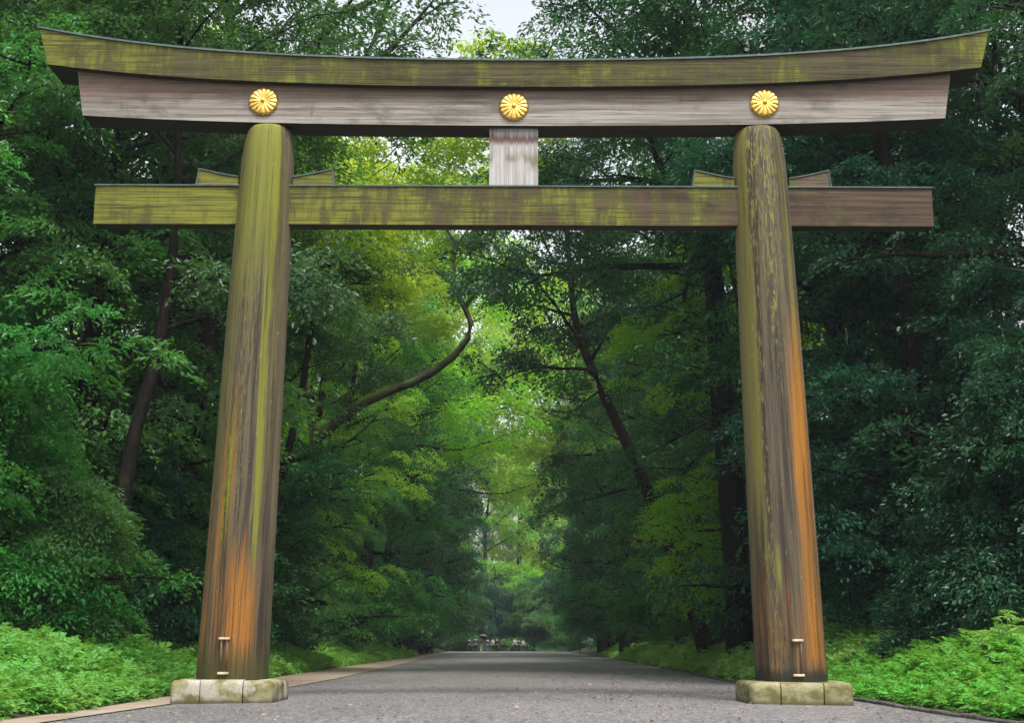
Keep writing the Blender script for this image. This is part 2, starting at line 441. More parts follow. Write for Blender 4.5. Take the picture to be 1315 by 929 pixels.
# pillar: lathe with entasis, rounded shoulder under the lintel, slight lean inwards
def pillar(side):
    prof = [(.05, .565), (.6, .562), (1.5, .552), (3.0, .535), (4.5, .518), (6.0, .500), (7.5, .478), (8.6, .455), (9.0, .444),
            (9.25, .424), (9.42, .400), (9.52, .378), (9.57, .345), (9.578, .20)]
    H = 9.575; n = 72
    V, UV = [], []
    zs = []
    for i in range(len(prof) - 1):
        (z0, r0), (z1, r1) = prof[i], prof[i + 1]
        m = max(1, int((z1 - z0) / .4))
        for j in range(m): zs.append((z0 + (z1 - z0) * j / m, r0 + (r1 - r0) * j / m))
    zs.append(prof[-1])
    bm = bmesh.new(); uvl = bm.loops.layers.uv.new('UVMap')
    rings = []
    for z, r in zs:
        cx = side * (4.45 - .25 * z / 9.1)
        ring = []
        for a in range(n + 1):
            ph = -math.pi + 2 * math.pi * a / n          # 0 = front (-Y)
            rr = r * (1 + .006 * math.sin(ph * 3 + 1) + .004 * math.sin(ph * 7))
            ring.append((bm.verts.new((cx + rr * math.sin(ph), -rr * math.cos(ph), z)), (ph / (math.pi / 2), z)))
        rings.append(ring)
    for i in range(len(rings) - 1):
        for a in range(n):
            q = (rings[i][a], rings[i][a + 1], rings[i + 1][a + 1], rings[i + 1][a])
            f = bm.faces.new([p[0] for p in q])
            for lp, p in zip(f.loops, q):
                u = p[1][0]
                u = math.sin(max(-1, min(1, u)) * math.pi / 2) if abs(u) <= 1 else u   # projected position, front half
                lp[uvl].uv = (u, p[1][1])
    bm.faces.new([p[0] for p in rings[-1][:-1]])
    bmesh.ops.remove_doubles(bm, verts=bm.verts, dist=1e-5)
    o = bm_obj('pillar', bm, M_PIL[side], torii, smooth=True)
    o['label'] = 'left pillar with yellow green streaks and rusty orange foot' if side < 0 else 'right pillar with one broad orange stain down its right side'
    return o
pillars = {s: pillar(s) for s in (-1, 1)}

def crest_mesh():
    n, m = 192, 26
    V = []; Rr = .26
    for i in range(m + 1):
        s = i / m
        for a in range(n):
            th = 2 * math.pi * a / n
            ph = abs(math.cos(8 * th))                    # 16 petals
            petal = ph ** .36
            rim = 1 - .075 * (1 - math.sqrt(max(0, 1 - (1 - min(1, ph * 1.15)) ** 2)))
            r = Rr * s * (1 - (1 - rim) * (s ** 4))
            dome = .050 * (1 - s ** 2.2) + .038
            ridge = .026 * petal * min(1, s * 1.8) * (1 - max(0, (s - .80) / .20) ** 2.5 * .95)
            edge = -.040 * max(0, (s - .86) / .14) ** 2
            hub = .020 * (1 if s < .10 else max(0, 1 - ((s - .10) / .05)))
            V.append((r * math.cos(th), -(dome * .75 + ridge + edge + hub), r * math.sin(th)))
    for a in range(n):
        V.append((V[m * n + a][0] * .98, .01, V[m * n + a][2] * .98))
    F = [(i * n + a, i * n + (a + 1) % n, (i + 1) * n + (a + 1) % n, (i + 1) * n + a) for i in range(m + 1) for a in range(n)]
    return np_mesh('crest', np.array(V), np.array(F), True)
cm = crest_mesh(); cm.materials.append(M_GOLD)
for x, z in ((-4.27, 9.98), (0, 9.90), (4.27, 9.98)):
    c = mesh_obj('crest', cm, None, ul); c.location = (x, -.292, z); c.scale = (1, .78, 1)
    bt = bmesh.new(); bmesh.ops.create_uvsphere(bt, u_segments=20, v_segments=12, radius=.034)
    b = bm_obj('crest_button', bt, M_GOLD, ul, smooth=True); b.location = (x, -.292 - .088, z); b.scale = (1, .55, 1)
    b.parent = ul

# wedges driven in over the tie beam on both sides of each pillar, with copper caps
def wedge(px, out, z0=8.543):
    """px = pillar surface x, out = +1/-1 direction away from the pillar"""
    prof = []
    n = 8
    for i in range(n + 1):
        s = i / n
        prof.append((px + out * (.02 + .66 * s), z0 + .145 + .135 * s ** 1.25))
    tipx = px + out * .72
    bm = bmesh.new()
    pts = [(px + out * .02, z0)] + prof + [(tipx, z0)]
    fr = [bm.verts.new((x, -.125, z)) for x, z in pts]; bk = [bm.verts.new((x, .125, z)) for x, z in pts]
    bm.faces.new(fr); bm.faces.new(bk[::-1])
    for i in range(len(pts)):
        j = (i + 1) % len(pts); bm.faces.new((fr[i], fr[j], bk[j], bk[i]))
    w = bm_obj('wedge', bm, M_WEDGE, torii)
    bm = bmesh.new(); t = .018
    top = prof + [(tipx, z0 + .004)]
    up = []
    for i, (x, z) in enumerate(top):
        up.append((x + (out * t if i >= len(top) - 1 else (out * t * .6 if i == len(top) - 2 else 0)), z + (t if i < len(top) - 1 else 0)))
    vv = [[bm.verts.new((x, y, z + .002)) for x, z in q] for y in (-.145, .145) for q in (top, up)]
    for i in range(len(top) - 1):
        a, b, c, d = vv
        bm.faces.new((a[i], a[i + 1], b[i + 1], b[i])); bm.faces.new((c[i], c[i + 1], d[i + 1], d[i]))
        bm.faces.new((b[i], b[i + 1], d[i + 1], d[i])); bm.faces.new((a[i], a[i + 1], c[i + 1], c[i]))
    for i in (0, len(top) - 1):
        bm.faces.new([q[i] for q in (vv[0], vv[1], vv[3], vv[2])])
    bm_obj('cover_sheet', bm, M_COPPER, w)
for s in (-1, 1):
    pc = s * (4.45 - .25 * 8.55 / 9.1)
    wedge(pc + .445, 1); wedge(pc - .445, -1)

def stone_base(side):
    cx = side * 4.445
    half = .79; h = .36
    core = bm_obj('stone_base', box_bm(cx - .5, cx + .5, -.5, .5, -.05, h - .09), M_STONE[side], torii)
    w = .30; a = half - .46                      # corner stones 0.46 square, middle stones between
    g = .006
    sx = [(-half, -a - g), (-a + g, a - g), (a + g, half)]
    for (x0, x1, y0, y1, cl) in (
        [(sx[i][0], sx[i][1], -half, -half + (w if i == 1 else .46), i) for i in range(3)] +
        [(sx[i][0], sx[i][1], half - (w if i == 1 else .46), half, i) for i in range(3)] +
        [(-half, -half + w, sx[1][0], sx[1][1], 0), (half - w, half, sx[1][0], sx[1][1], 2)]):
        bm = box_bm(cx + x0, cx + x1, y0, y1, -.05, h + random.uniform(-.008, .008))
        outer = []
        for e in bm.edges:
            m = (e.verts[0].co + e.verts[1].co) / 2
            top = m.z > h - .03
            ox = abs(abs(m.x - cx) - half) < 1e-4; oy = abs(abs(m.y) - half) < 1e-4
            if (top and (ox or oy)) or (ox and oy): outer.append(e)
        bmesh.ops.bevel(bm, geom=outer, offset=.085, segments=5, profile=.5, affect='EDGES')
        rest = [e for e in bm.edges if len(e.link_faces) == 2 and e.calc_face_angle() > .7]
        bmesh.ops.bevel(bm, geom=rest, offset=.012, segments=2, profile=.5, affect='EDGES')
        for v in bm.verts:
            v.co += Vector((random.uniform(-1, 1), random.uniform(-1, 1), random.uniform(-1, 1))) * .003
        bm_obj('stone', bm, M_STONE[side], core, smooth=True)
    if side < 0: core['label'] = 'square kerb of pale patchy stones around the left pillar'
    else: core['label'] = 'square kerb of mossy stones around the right pillar'
for s in (-1, 1): stone_base(s)

def sign_bracket(side):
    p = pillars[side]
    cx = side * 4.44 + (.0 if side > 0 else -.03)
    y = -.585
    bm = bmesh.new()
    for dx in ((-.045, .045) if side < 0 else (.05,)):
        m = Matrix.Translation((cx + dx, y, .72))
        bmesh.ops.create_cone(bm, cap_ends=True, segments=10, radius1=.015, radius2=.015, depth=.56, matrix=m)
    r = bm_obj('bracket', bm, M_ROD, p, smooth=True)
    for z in (.99, .46):
        b = box_bm(cx - .085, cx + .085, y - .03, y + .05, z - .018, z + .018)
        bm_obj('clamp', b, M_CLAMP, r, bevel=.008)
for s in (-1, 1): sign_bracket(s)

# ------------------------------------------------------------------ trees
def tube(path, radii, sides=8):
    P = np.asarray(path, float); n = len(P)
    T = np.gradient(P, axis=0); T /= np.linalg.norm(T, axis=1)[:, None] + 1e-9
    up = np.where(np.abs(T[:, 2:3]) > .92, [[1., 0, 0]], [[0, 0, 1.]])
    A = np.cross(T, up); A /= np.linalg.norm(A, axis=1)[:, None] + 1e-9
    B = np.cross(T, A)
    ph = np.arange(sides) / sides * 2 * np.pi
    V = P[:, None] + np.asarray(radii)[:, None, None] * (np.cos(ph)[None, :, None] * A[:, None] + np.sin(ph)[None, :, None] * B[:, None])
    i = np.arange(n - 1)[:, None] * sides; a = np.arange(sides)[None]; b = (a + 1) % sides
    F = np.stack([i + a, i + b, i + sides + b, i + sides + a], -1).reshape(-1, 4)
    return V.reshape(-1, 3), F

class Tubes:
    def __init__(s): s.v, s.f, s.n = [], [], 0
    def add(s, path, radii, sides=8):
        v, f = tube(path, radii, sides); s.v.append(v); s.f.append(f + s.n); s.n += len(v)
    def mesh(s, name): return np_mesh(name, np.concatenate(s.v), np.concatenate(s.f), True)

def spline(pts, n):
    P = np.asarray(pts, float)
    t = np.linspace(0, len(P) - 1, n)
    out = []
    for q in t:
        i = min(int(q), len(P) - 2); u = q - i
        p0, p1, p2, p3 = P[max(i - 1, 0)], P[i], P[i + 1], P[min(i + 2, len(P) - 1)]
        out.append(.5 * ((2 * p1) + (-p0 + p2) * u + (2 * p0 - 5 * p1 + 4 * p2 - p3) * u * u + (-p0 + 3 * p1 - 3 * p2 + p3) * u ** 3))
    return np.array(out)

def leaves_mesh(name, C, Rr, O, per, L, W, rng, droop=.4, flat=.12, tilt=.35, jit=.45, out=.8):
    """C spray centres, Rr radii, O outward directions; `per` leaves per spray, folded rhombic blades"""
    n = len(C); N = n * per
    nrm = np.stack([O[:, 0] * tilt, O[:, 1] * tilt, np.ones(n)], -1) + rng.normal(0, .22, (n, 3))
    nrm /= np.linalg.norm(nrm, axis=1)[:, None]
    e1 = np.cross(nrm, [0.3, 1, 0.1]); e1 /= np.linalg.norm(e1, axis=1)[:, None]
    e2 = np.cross(nrm, e1)
    idx = np.repeat(np.arange(n), per)
    rho = np.sqrt(rng.random(N)); ph = rng.random(N) * 2 * np.pi
    # a lobed, ragged outline for each spray
    lob = 1 + .35 * np.sin(3 * ph + idx * 1.7) + .2 * np.sin(5 * ph + idx * 2.9)
    r = rho * lob * Rr[idx] * .9
    h = rng.normal(0, flat, N) * Rr[idx] - droop * r * r / Rr[idx]
    rad = np.cos(ph)[:, None] * e1[idx] + np.sin(ph)[:, None] * e2[idx]
    P = C[idx] + rad * r[:, None] + nrm[idx] * h[:, None]
    d = rad * out + O[idx] * .5 + rng.normal(0, jit, (N, 3)); d[:, 2] -= .25
    d /= np.linalg.norm(d, axis=1)[:, None]
    nn = nrm[idx] + rng.normal(0, .38, (N, 3))
    s = np.cross(d, nn); s /= np.linalg.norm(s, axis=1)[:, None] + 1e-9
    nn = np.cross(s, d)
    l = (L * rng.uniform(.65, 1.25, N))[:, None]; w = l * (W / L) * .5
    mid = P + d * l * .45
    V = np.stack([P, mid + s * w + nn * w * .35, P + d * l - nn * l * .06, mid - s * w + nn * w * .35], 1).reshape(-1, 3)
    b = np.arange(N)[:, None] * 4
    F = np.concatenate([b + [0, 2, 1], b + [0, 3, 2]], 1).reshape(-1, 3)
    return np_mesh(name, V, F, False)

def gen_tree(seed, H, base, Rc, r0, nl=13, nsub=4, per=150, L=.17, W=.08, lean=(0, 0), bias=.35, trunk=None,
             limbs=(), spray=(.55, 1.0), dens=1.0, prof='dome', wander=.35, up=(12, 52), flat=.12, low_cut=None, droop=.4, cap=True, gset=(.42, .72, 1.0)):
    rng = np.random.default_rng(seed)
    T = Tubes()
    if trunk is None:
        k = np.linspace(0, 1, 7)
        pts = np.stack([lean[0] * k ** 1.4 + np.cumsum(rng.normal(0, wander * .5, 7)) * k, lean[1] * k ** 1.4 + np.cumsum(rng.normal(0, wander * .5, 7)) * k, H * .93 * k], -1)
        pts[0, 2] = -.4
    else:
        pts = np.asarray(trunk, float)
    tp = spline(pts, 22); tk = np.linspace(0, 1, 22)
    rad = r0 * (1 - .86 * tk) ** .85 * (1 + .5 * np.exp(-tk * 22))
    T.add(tp, rad, 10)
    C, Rr, O = [], [], []
    def spray_at(p, o, s):
        C.append(p); Rr.append(s); O.append(o)
    def limb(start, az, el, Ln, rr, ns, path=None):
        k = 7
        if path is None:
            q = [np.array(start)]; a, e = az, el
            for i in range(k - 1):
                a += rng.normal(0, .22); e += rng.normal(.02, .14) - .05 * (i > 2)
                q.append(q[-1] + Ln / (k - 1) * np.array([math.cos(a) * math.cos(e), math.sin(a) * math.cos(e), math.sin(e)]))
            q = spline(q, 12)
        else:
            q = spline(path, 14); Ln = np.linalg.norm(np.diff(q, axis=0), axis=1).sum()
        T.add(q, rr * np.linspace(1, .2, len(q)), 6)
        m = len(q)
        for j in range(ns):
            f = .30 + .70 * (j + rng.random() * .8) / ns
            i = min(int(f * (m - 1)), m - 2)
            t = q[i + 1] - q[i]; a0 = math.atan2(t[1], t[0])
            aa = a0 + (1 if j % 2 else -1) * rng.uniform(.5, 1.25); ee = rng.uniform(-.1, .6)
            sl = Ln * rng.uniform(.22, .42) * (1.15 - .45 * f) + .5
            d = np.array([math.cos(aa) * math.cos(ee), math.sin(aa) * math.cos(ee), math.sin(ee)])
            sag = np.array([0, 0, -.10 * sl])
            sp = np.array([q[i], q[i] + d * sl * .5 + rng.normal(0, .05, 3) * sl, q[i] + d * sl + sag])
            T.add(sp, [rr * .34, rr * .2, rr * .06], 4)
            o = np.array([math.cos(aa), math.sin(aa), 0])
            for g in gset:
                if rng.random() < dens:
                    pp = sp[0] * (1 - g) + sp[2] * g + rng.normal(0, .22, 3)
                    spray_at(pp, o, rng.uniform(*spray))
        o = q[-1] - q[-3]; o = np.array([o[0], o[1], 0]) / (np.linalg.norm(o[:2]) + .1)
        spray_at(q[-1], o, rng.uniform(*spray))
    for i in range(nl):
        tt = (i + rng.random() * .8) / nl
        z = base + (1 - base) * tt
        az = i * 2.4 + rng.normal(0, .35)
        if prof == 'dome': Lp = Rc * (.55 + .5 * math.sin(math.pi * min(1, .18 + .82 * tt)))
        elif prof == 'cone': Lp = Rc * (1.08 - .85 * tt)
        elif prof == 'vase': Lp = Rc * (.55 + .55 * tt)
        else: Lp = Rc * (.95 - .35 * tt)
        Lp *= (1 + bias * math.cos(az)) * rng.uniform(.8, 1.15)
        f = min(.98, z) * (len(tp) - 1); ii = min(int(f), len(tp) - 2)
        st = tp[ii] + (tp[ii + 1] - tp[ii]) * (f - ii)
        el = R(up[0] + (up[1] - up[0]) * tt) + rng.normal(0, .1)
        limb(st, az, el, Lp, max(.03, rad[ii] * .48), nsub)
    for pth, rr, ns in limbs:
        limb(None, 0, 0, 0, rr, ns, pth)
    if cap:
        for j in range(5):
            spray_at(tp[-1] + rng.normal(0, .5, 3), rng.normal(0, .5, 3) * [1, 1, 0], rng.uniform(*spray))
    C, Rr, O = np.array(C), np.array(Rr), np.array(O)
    if low_cut is not None:
        k = C[:, 2] > low_cut; C, Rr, O = C[k], Rr[k], O[k]
    crown = leaves_mesh('crown', C, Rr, O, per, L, W, rng, flat=flat, droop=droop)
    return T.mesh('trunk'), crown

VAR = {}
def var(key, *a, **k): VAR[key] = gen_tree(*a, **k)
# broad evergreens near the gate, foliage low down
var('ever_a', 11, 21, .10, 4.6, .34, nl=30, nsub=5, per=250, L=.145, W=.068, spray=(.6, 1.1), prof='flat', up=(5, 55), gset=(.5, 1.0), flat=.09)
var('ever_b', 12, 23, .14, 5.0, .40, nl=30, nsub=5, per=250, L=.14, W=.065, spray=(.6, 1.15), prof='dome', up=(0, 58), lean=(1.0, .5), gset=(.5, 1.0), flat=.09)
var('ever_c', 13, 18, .10, 4.2, .28, nl=26, nsub=5, per=250, L=.14, W=.07, spray=(.55, 1.0), prof='dome', up=(5, 50), lean=(.6, -.4), gset=(.5, 1.0), flat=.09)
var('high_a', 21, 24, .42, 6.0, .45, nl=20, nsub=6, per=140, L=.18, W=.08, spray=(.6, 1.1), prof='dome', up=(8, 60), lean=(2.2, .4), bias=.45)
var('high_b', 22, 22, .38, 5.4, .38, nl=18, nsub=6, per=130, L=.18, W=.09, spray=(.55, 1.0), prof='vase', up=(15, 65), lean=(2.8, -.6), bias=.5, wander=.6)
var('high_c', 23, 25, .50, 6.0, .46, nl=24, nsub=6, per=140, L=.18, W=.08, spray=(.6, 1.1), prof='dome', up=(0, 60), lean=(2.6, .4), bias=.3, flat=.2)
var('conifer', 31, 25, .28, 4.6, .42, nl=34, nsub=5, per=90, L=.16, W=.05, spray=(.5, .85), prof='cone', up=(-14, 20), bias=.1, wander=.1, flat=.08)
var('maple', 41, 21, .73, 5.6, .20, nl=17, nsub=6, per=120, L=.20, W=.11, spray=(.5, .9), prof='vase', up=(5, 38), lean=(3.5, 0), bias=.5, dens=1, wander=.5, flat=.2)
var('slender', 51, 22, .55, 2.6, .15, nl=12, nsub=4, per=70, L=.17, W=.08, spray=(.4, .8), prof='dome', up=(20, 60), bias=.1, dens=.8, wander=.5)
var('thin', 52, 19, .50, 3.6, .20, nl=16, nsub=5, per=150, L=.15, W=.07, spray=(.5, .95), bias=.2,
    trunk=[(0, 0, -.4), (-.1, 0, 3), (.1, 0, 5), (.5, .1, 7), (.7, .1, 10), (.6, 0, 14), (.9, .1, 18)])
# far trees: fewer, larger blades
var('far_a', 61, 22, .10, 5.4, .40, nl=26, nsub=5, per=140, L=.24, W=.12, spray=(.65, 1.25), prof='dome', up=(0, 55), lean=(1.5, 0), gset=(.5, 1.0), flat=.20, droop=.6)
var('far_b', 62, 23, .30, 6.2, .40, nl=20, nsub=4, per=95, L=.30, W=.15, spray=(.8, 1.4), prof='dome', up=(8, 58), lean=(3.0, 0), bias=.5)
# leafy walls along the avenue, foliage almost to the ground
WALL = dict(per=150, L=.20, W=.10, spray=(.6, 1.1), gset=(.5, 1.0), flat=.16, droop=.6)
var('wall_a', 91, 22, .07, 5.0, .36, nl=34, nsub=5, prof='vase', up=(0, 58), lean=(2.4, .4), bias=.42, **WALL)
var('wall_b', 92, 24, .10, 5.2, .40, nl=34, nsub=5, prof='vase', up=(-5, 60), lean=(3.0, -.5), bias=.45, wander=.6, **WALL)
# inward leaning trees whose crowns meet over the road
var('over_a', 63, 22, .56, 6.6, .36, nl=24, nsub=5, per=150, L=.21, W=.11, spray=(.65, 1.2), prof='dome', up=(-8, 58), lean=(5.0, .5), bias=.45, gset=(.5, 1.0), flat=.20, droop=.6)
var('over_b', 64, 25, .30, 6.2, .40, nl=26, nsub=5, per=150, L=.21, W=.11, spray=(.65, 1.2), prof='flat', up=(-15, 55), lean=(5.5, -.5), bias=.5, gset=(.5, 1.0), flat=.20, droop=.6)
# understorey
var('bush_a', 71, 5.2, .03, 2.5, .10, nl=26, nsub=4, per=210, L=.115, W=.055, spray=(.45, .8), prof='flat', up=(5, 60), bias=.1, gset=(.55, 1.0), flat=.10)
var('bush_b', 72, 3.6, .02, 2.0, .08, nl=22, nsub=4, per=150, L=.12, W=.058, spray=(.4, .75), prof='flat', up=(10, 60), bias=.1)
var('bush_c', 73, 7.5, .06, 2.8, .12, nl=28, nsub=4, per=230, L=.125, W=.06, spray=(.5, .9), prof='cone', up=(0, 50), bias=.1, gset=(.55, 1.0), flat=.10)
# particular trees
var('crooked', 81, 19, .58, 4.4, .36, nl=12, nsub=5, per=130, L=.2, W=.09, bias=.3,
    trunk=[(0, 0, -.4), (.2, 0, 3), (.1, .2, 6), (.3, .1, 9), (-.3, .3, 12), (-.8, .5, 15), (-.9, .4, 18)],
    limbs=[([(.25, .1, 9.2), (1.6, -.2, 10.3), (3.0, -.2, 11.2), (4.3, 0, 11.7), (5.6, 0, 12.4), (6.7, 0, 13.4), (7.1, .1, 14.4), (6.75, 0, 15.3), (6.2, 0, 16.6), (6.4, .2, 18.0), (5.6, 0, 19.4)], .27, 0),
           ([(6.8, 0, 15.2), (7.5, 0, 16.2), (8.2, .2, 16.9), (8.8, .2, 17.8)], .11, 6),
           ([(6.4, 0, 16.2), (5.4, .3, 17.0), (4.6, .2, 17.0), (3.6, 0, 17.6), (2.4, 0, 17.4)], .10, 7),
           ([(6.2, 0, 17.4), (6.8, .3, 18.8), (7.6, .4, 19.6)], .09, 6)])
var('leaning', 82, 22, .60, 4.6, .34, nl=15, nsub=5, per=120, L=.19, W=.085, bias=.2,
    trunk=[(0, 0, -.4), (.9, 0, 2.5), (2.0, .1, 5.5), (3.1, 0, 8.2), (4.2, .1, 10.6), (5.2, 0, 13.2), (5.5, .2, 16), (5.7, .1, 19.5)])
var('leaning_dark', 83, 22, .52, 5.0, .40, nl=16, nsub=5, per=120, L=.2, W=.09, bias=.2,
    trunk=[(0, 0, -.4), (.15, 0, 3), (.4, .2, 7), (.9, 0, 12), (2.0, .1, 15.5), (3.2, 0, 18.5), (3.8, .2, 22)])
var('arching', 84, 23, .62, 4.2, .42, nl=9, nsub=4, per=105, L=.17, W=.08, dens=.7, bias=.1,
    trunk=[(0, 0, -.4), (.1, 0, 4), (.4, .1, 8), (.9, 0, 12), (1.2, .2, 15), (.6, .2, 18), (.2, .2, 21.5)],
    limbs=[([(1.1, 0, 13.6), (2.2, .1, 15.2), (2.9, .1, 16.6), (3.5, 0, 17.8), (4.6, .1, 18.6), (5.8, .1, 18.9)], .25, 5),
           ([(1.0, 0, 12.6), (3.0, .6, 15.0), (4.6, 1.0, 17.6), (5.3, 1.2, 20.2), (5.6, 1.2, 22.2)], .15, 5),
           ([(3.0, .6, 15.0), (5.2, 1.0, 17.6), (6.4, 1.2, 19.2)], .14, 4)])

placed = []
def tree(name, key, x, d, mat, label, cat='tree', s=1.0, rz=0, bark=BARK, group=None, squash=1.0):
    y = D2Y(d)
    t = empty(name, (x, y, float(ter(x, d)) - .05), rz)
    t.scale = (s, s, s * squash)
    tag(t, label, cat, group)
    tm, cm = VAR[key]
    for nm, me, m in (('trunk', tm, bark), ('crown', cm, LEAF[mat])):
        if len(me.materials) == 0: me.materials.append(m)
        o = mesh_obj(nm, me, None, t)
        o.material_slots[0].link = 'OBJECT'; o.material_slots[0].material = m
    placed.append((name, x, d))
    return t
PI = math.pi
ORD = 'first second third fourth fifth sixth seventh eighth ninth tenth eleventh twelfth thirteenth fourteenth fifteenth'.split()
rnd = random.Random(5)
COLW = dict(teal='blue green', deep='dark green', mid='mid green', bright='fresh green', yellow='yellow green', russet='russet')
def row(side, items):
    n = 0
    for key, x, d, mat, s in items:
        n += 1
        rz = (0 if side < 0 else PI) + (0 if key in ('crooked', 'leaning', 'leaning_dark', 'arching', 'thin') else rnd.uniform(-.35, .35))
        bark = {'crooked': BARK_MOSS, 'leaning': BARK_RED}.get(key, BARK)
        nm = {'maple': 'maple_tree', 'conifer': 'conifer_tree'}.get(key, 'evergreen_tree')
        w = 'left' if side < 0 else 'right'
        special = {
            'crooked': 'evergreen with a crooked mossy limb reaching out over the avenue',
            'leaning': 'tall tree whose reddish trunk leans in over the avenue',
            'leaning_dark': 'dark trunked tree leaning inward farther down the avenue',
            'arching': 'tall tree with dark arching limbs against the white sky above the lintel',
            'maple': 'yellow green maple glowing between the lintel and the tie beam' if mat == 'yellow' else 'fresh green maple behind the yellow one left of the avenue',
            'conifer': 'dark conifer with tiered drooping branches above the right pillar',
        }
        if key in special: lab = special[key]
        else: lab = f'{COLW[mat]} evergreen in the {w} roadside row, {ORDS[n - 1]} along from the gate'
        tree(nm, key, x, d, mat, lab, s=s, rz=rz, bark=bark, group=f'trees along the {w} of the avenue')
ORDS = ORD + ['sixteenth', 'seventeenth', 'eighteenth', 'nineteenth', 'twentieth', 'twenty-first', 'twenty-second', 'twenty-third', 'twenty-fourth']
row(-1, [
    ('ever_a', -13.2, 28, 'mid', 1.0), ('thin', -8.2, 29.5, 'deep', 1.0), ('ever_b', -17.5, 32, 'teal', 1.0), ('ever_c', -10.4, 33, 'mid', 1.1),
    ('ever_a', -13.5, 37, 'deep', 1.1), ('arching', -8.8, 37, 'deep', 1.0), ('ever_c', -10.2, 43.5, 'deep', 1.05), ('maple', -8.0, 44, 'yellow', .87), ('ever_a', -9.4, 50, 'mid', .95), ('maple', -9.8, 70, 'bright', 1.15),
    ('crooked', -8.95, 60, 'deep', 1.0), ('ever_b', -10.2, 67, 'bright', .9), ('wall_a', -9.6, 76, 'mid', .95), ('over_a', -9.5, 83, 'bright', 1.1),
    ('wall_b', -9.2, 89, 'deep', .9), ('wall_a', -9.2, 98, 'mid', 1.0), ('wall_b', -8.9, 108, 'teal', 1.0), ('wall_a', -8.9, 118, 'deep', 1.05),
    ('over_a', -9.0, 127, 'bright', 1.3), ('wall_b', -9.0, 134, 'deep', 1.1), ('wall_a', -9.2, 146, 'mid', 1.1), ('wall_b', -9.4, 159, 'teal', 1.1),
    ('wall_a', -10.5, 173, 'mid', 1.0), ('wall_b', -10.8, 188, 'deep', 1.0)])
row(1, [
    ('ever_b', 13.5, 28.5, 'teal', 1.0), ('ever_a', 18.5, 31, 'teal', 1.1), ('ever_c', 10.0, 33.5, 'teal', 1.0), ('high_b', 9.6, 39, 'deep', 1.05),
    ('ever_a', 12.8, 40, 'teal', 1.3), ('conifer', 11.2, 44, 'deep', 1.12), ('high_c', 7.4, 45, 'deep', 1.1), ('ever_c', 8.8, 49, 'bright', .9),
    ('leaning', 7.8, 55, 'teal', 1.0), ('over_b', 11.5, 58, 'deep', 1.0), ('wall_a', 9.8, 64, 'mid', .9), ('ever_b', 9.8, 71, 'teal', .9), ('wall_b', 9.6, 80, 'deep', .9),
    ('wall_a', 9.6, 90, 'mid', .95), ('leaning_dark', 8.0, 100, 'deep', 1.0), ('over_a', 9.6, 104, 'bright', 1.25), ('wall_b', 9.3, 110, 'teal', 1.0),
    ('wall_a', 9.3, 120, 'deep', 1.05), ('wall_b', 9.4, 131, 'mid', 1.1), ('over_a', 9.2, 142, 'bright', 1.4), ('wall_a', 10.2, 150, 'deep', 1.0), ('wall_b', 10.5, 164, 'teal', 1.0), ('wall_a', 10.8, 180, 'mid', 1.0)])
for i, (x, d) in enumerate(((13.2, 36), (14.6, 37.5), (16.4, 39))):
    tree('slender_tree', 'slender', x, d, 'mid', ['slim bare stemmed tree just beyond the right tip of the lintel', 'slim bare stemmed tree, second outward from the right tip of the lintel', 'slim bare stemmed tree, outermost of three beyond the right tip of the lintel'][i],
         s=1.0 + .05 * i, rz=rnd.uniform(0, 6), group='slender trees at the right')
tree('young_tree', 'thin', -10.15, 18.6, 'mid', 'young pale green tree reaching in at the left edge beside the left bank', s=.5, rz=.4)
for side in (-1, 1):
    w = 'left' if side < 0 else 'right'
    for i, (x, d, k, m) in enumerate(((16.5, 42, 'ever_b', 'deep'), (21, 38, 'high_a', 'teal'), (14.5, 50, 'ever_a', 'deep'), (18, 67, 'high_b', 'bright'), (18, 84, 'far_a', 'mid'),
                                      (19, 104, 'far_b', 'bright'), (20, 126, 'far_a', 'mid'), (21, 150, 'far_b', 'mid'))):
        tree('forest_tree', k, side * (x + rnd.uniform(-1, 1)), d + rnd.uniform(-2, 2), m,
             f'{COLW[m]} tree deep in the wood {w} of the avenue, {ORD[i]} behind the roadside row',
             s=rnd.uniform(1.15, 1.3), rz=rnd.uniform(0, 6), group=f'trees deep in the wood on the {w}')
for i, (x, d, k, m) in enumerate(((-4.5, 212, 'far_a', 'bright'), (0.5, 220, 'far_a', 'yellow'), (5.0, 214, 'far_a', 'bright'), (-12, 205, 'far_b', 'deep'), (12.5, 200, 'far_a', 'deep'))):
    tree('distant_tree', k, x, d, m, ['fresh green distant tree closing the avenue just left of its end', 'yellow green distant tree closing the avenue at its very end', 'fresh green distant tree closing the avenue just right of its end',
         'dark distant tree at the left of the avenue end', 'dark distant tree at the right of the avenue end'][i], s=(1.3, 1.55, 1.3, 1, 1)[i], rz=rnd.uniform(0, 6), group='trees closing the end of the avenue')
for i, (x, d, k, m, s_) in enumerate(((-3.2, 233, 'far_a', 'deep', 1.05), (3.4, 236, 'far_a', 'mid', 1.1), (-9, 226, 'far_a', 'teal', 1.0), (9.5, 228, 'far_a', 'teal', 1.0), (0, 246, 'over_b', 'deep', 1.1))):
    tree('distant_tree', k, x, d, m, f'dim tree in the second rank closing the avenue end, {ORD[i]} of that rank', s=s_, rz=rnd.uniform(0, 6), group='trees closing the end of the avenue')
for i, x in enumerate((-9.5, -6.2, -3.0, 0.2, 3.2, 6.4, 9.6)):
    tree('evergreen_shrub', 'bush_c' if i % 2 else 'bush_a', x, 206 + 3 * math.cos(i * 2.2), ('deep', 'mid', 'teal')[i % 3], f'shrub across the far end of the avenue, {ORD[i]} from its left side', 'shrub', s=1.5 if i % 2 else 1.7, rz=rnd.uniform(0, 6), group='shrubs closing the end of the avenue')
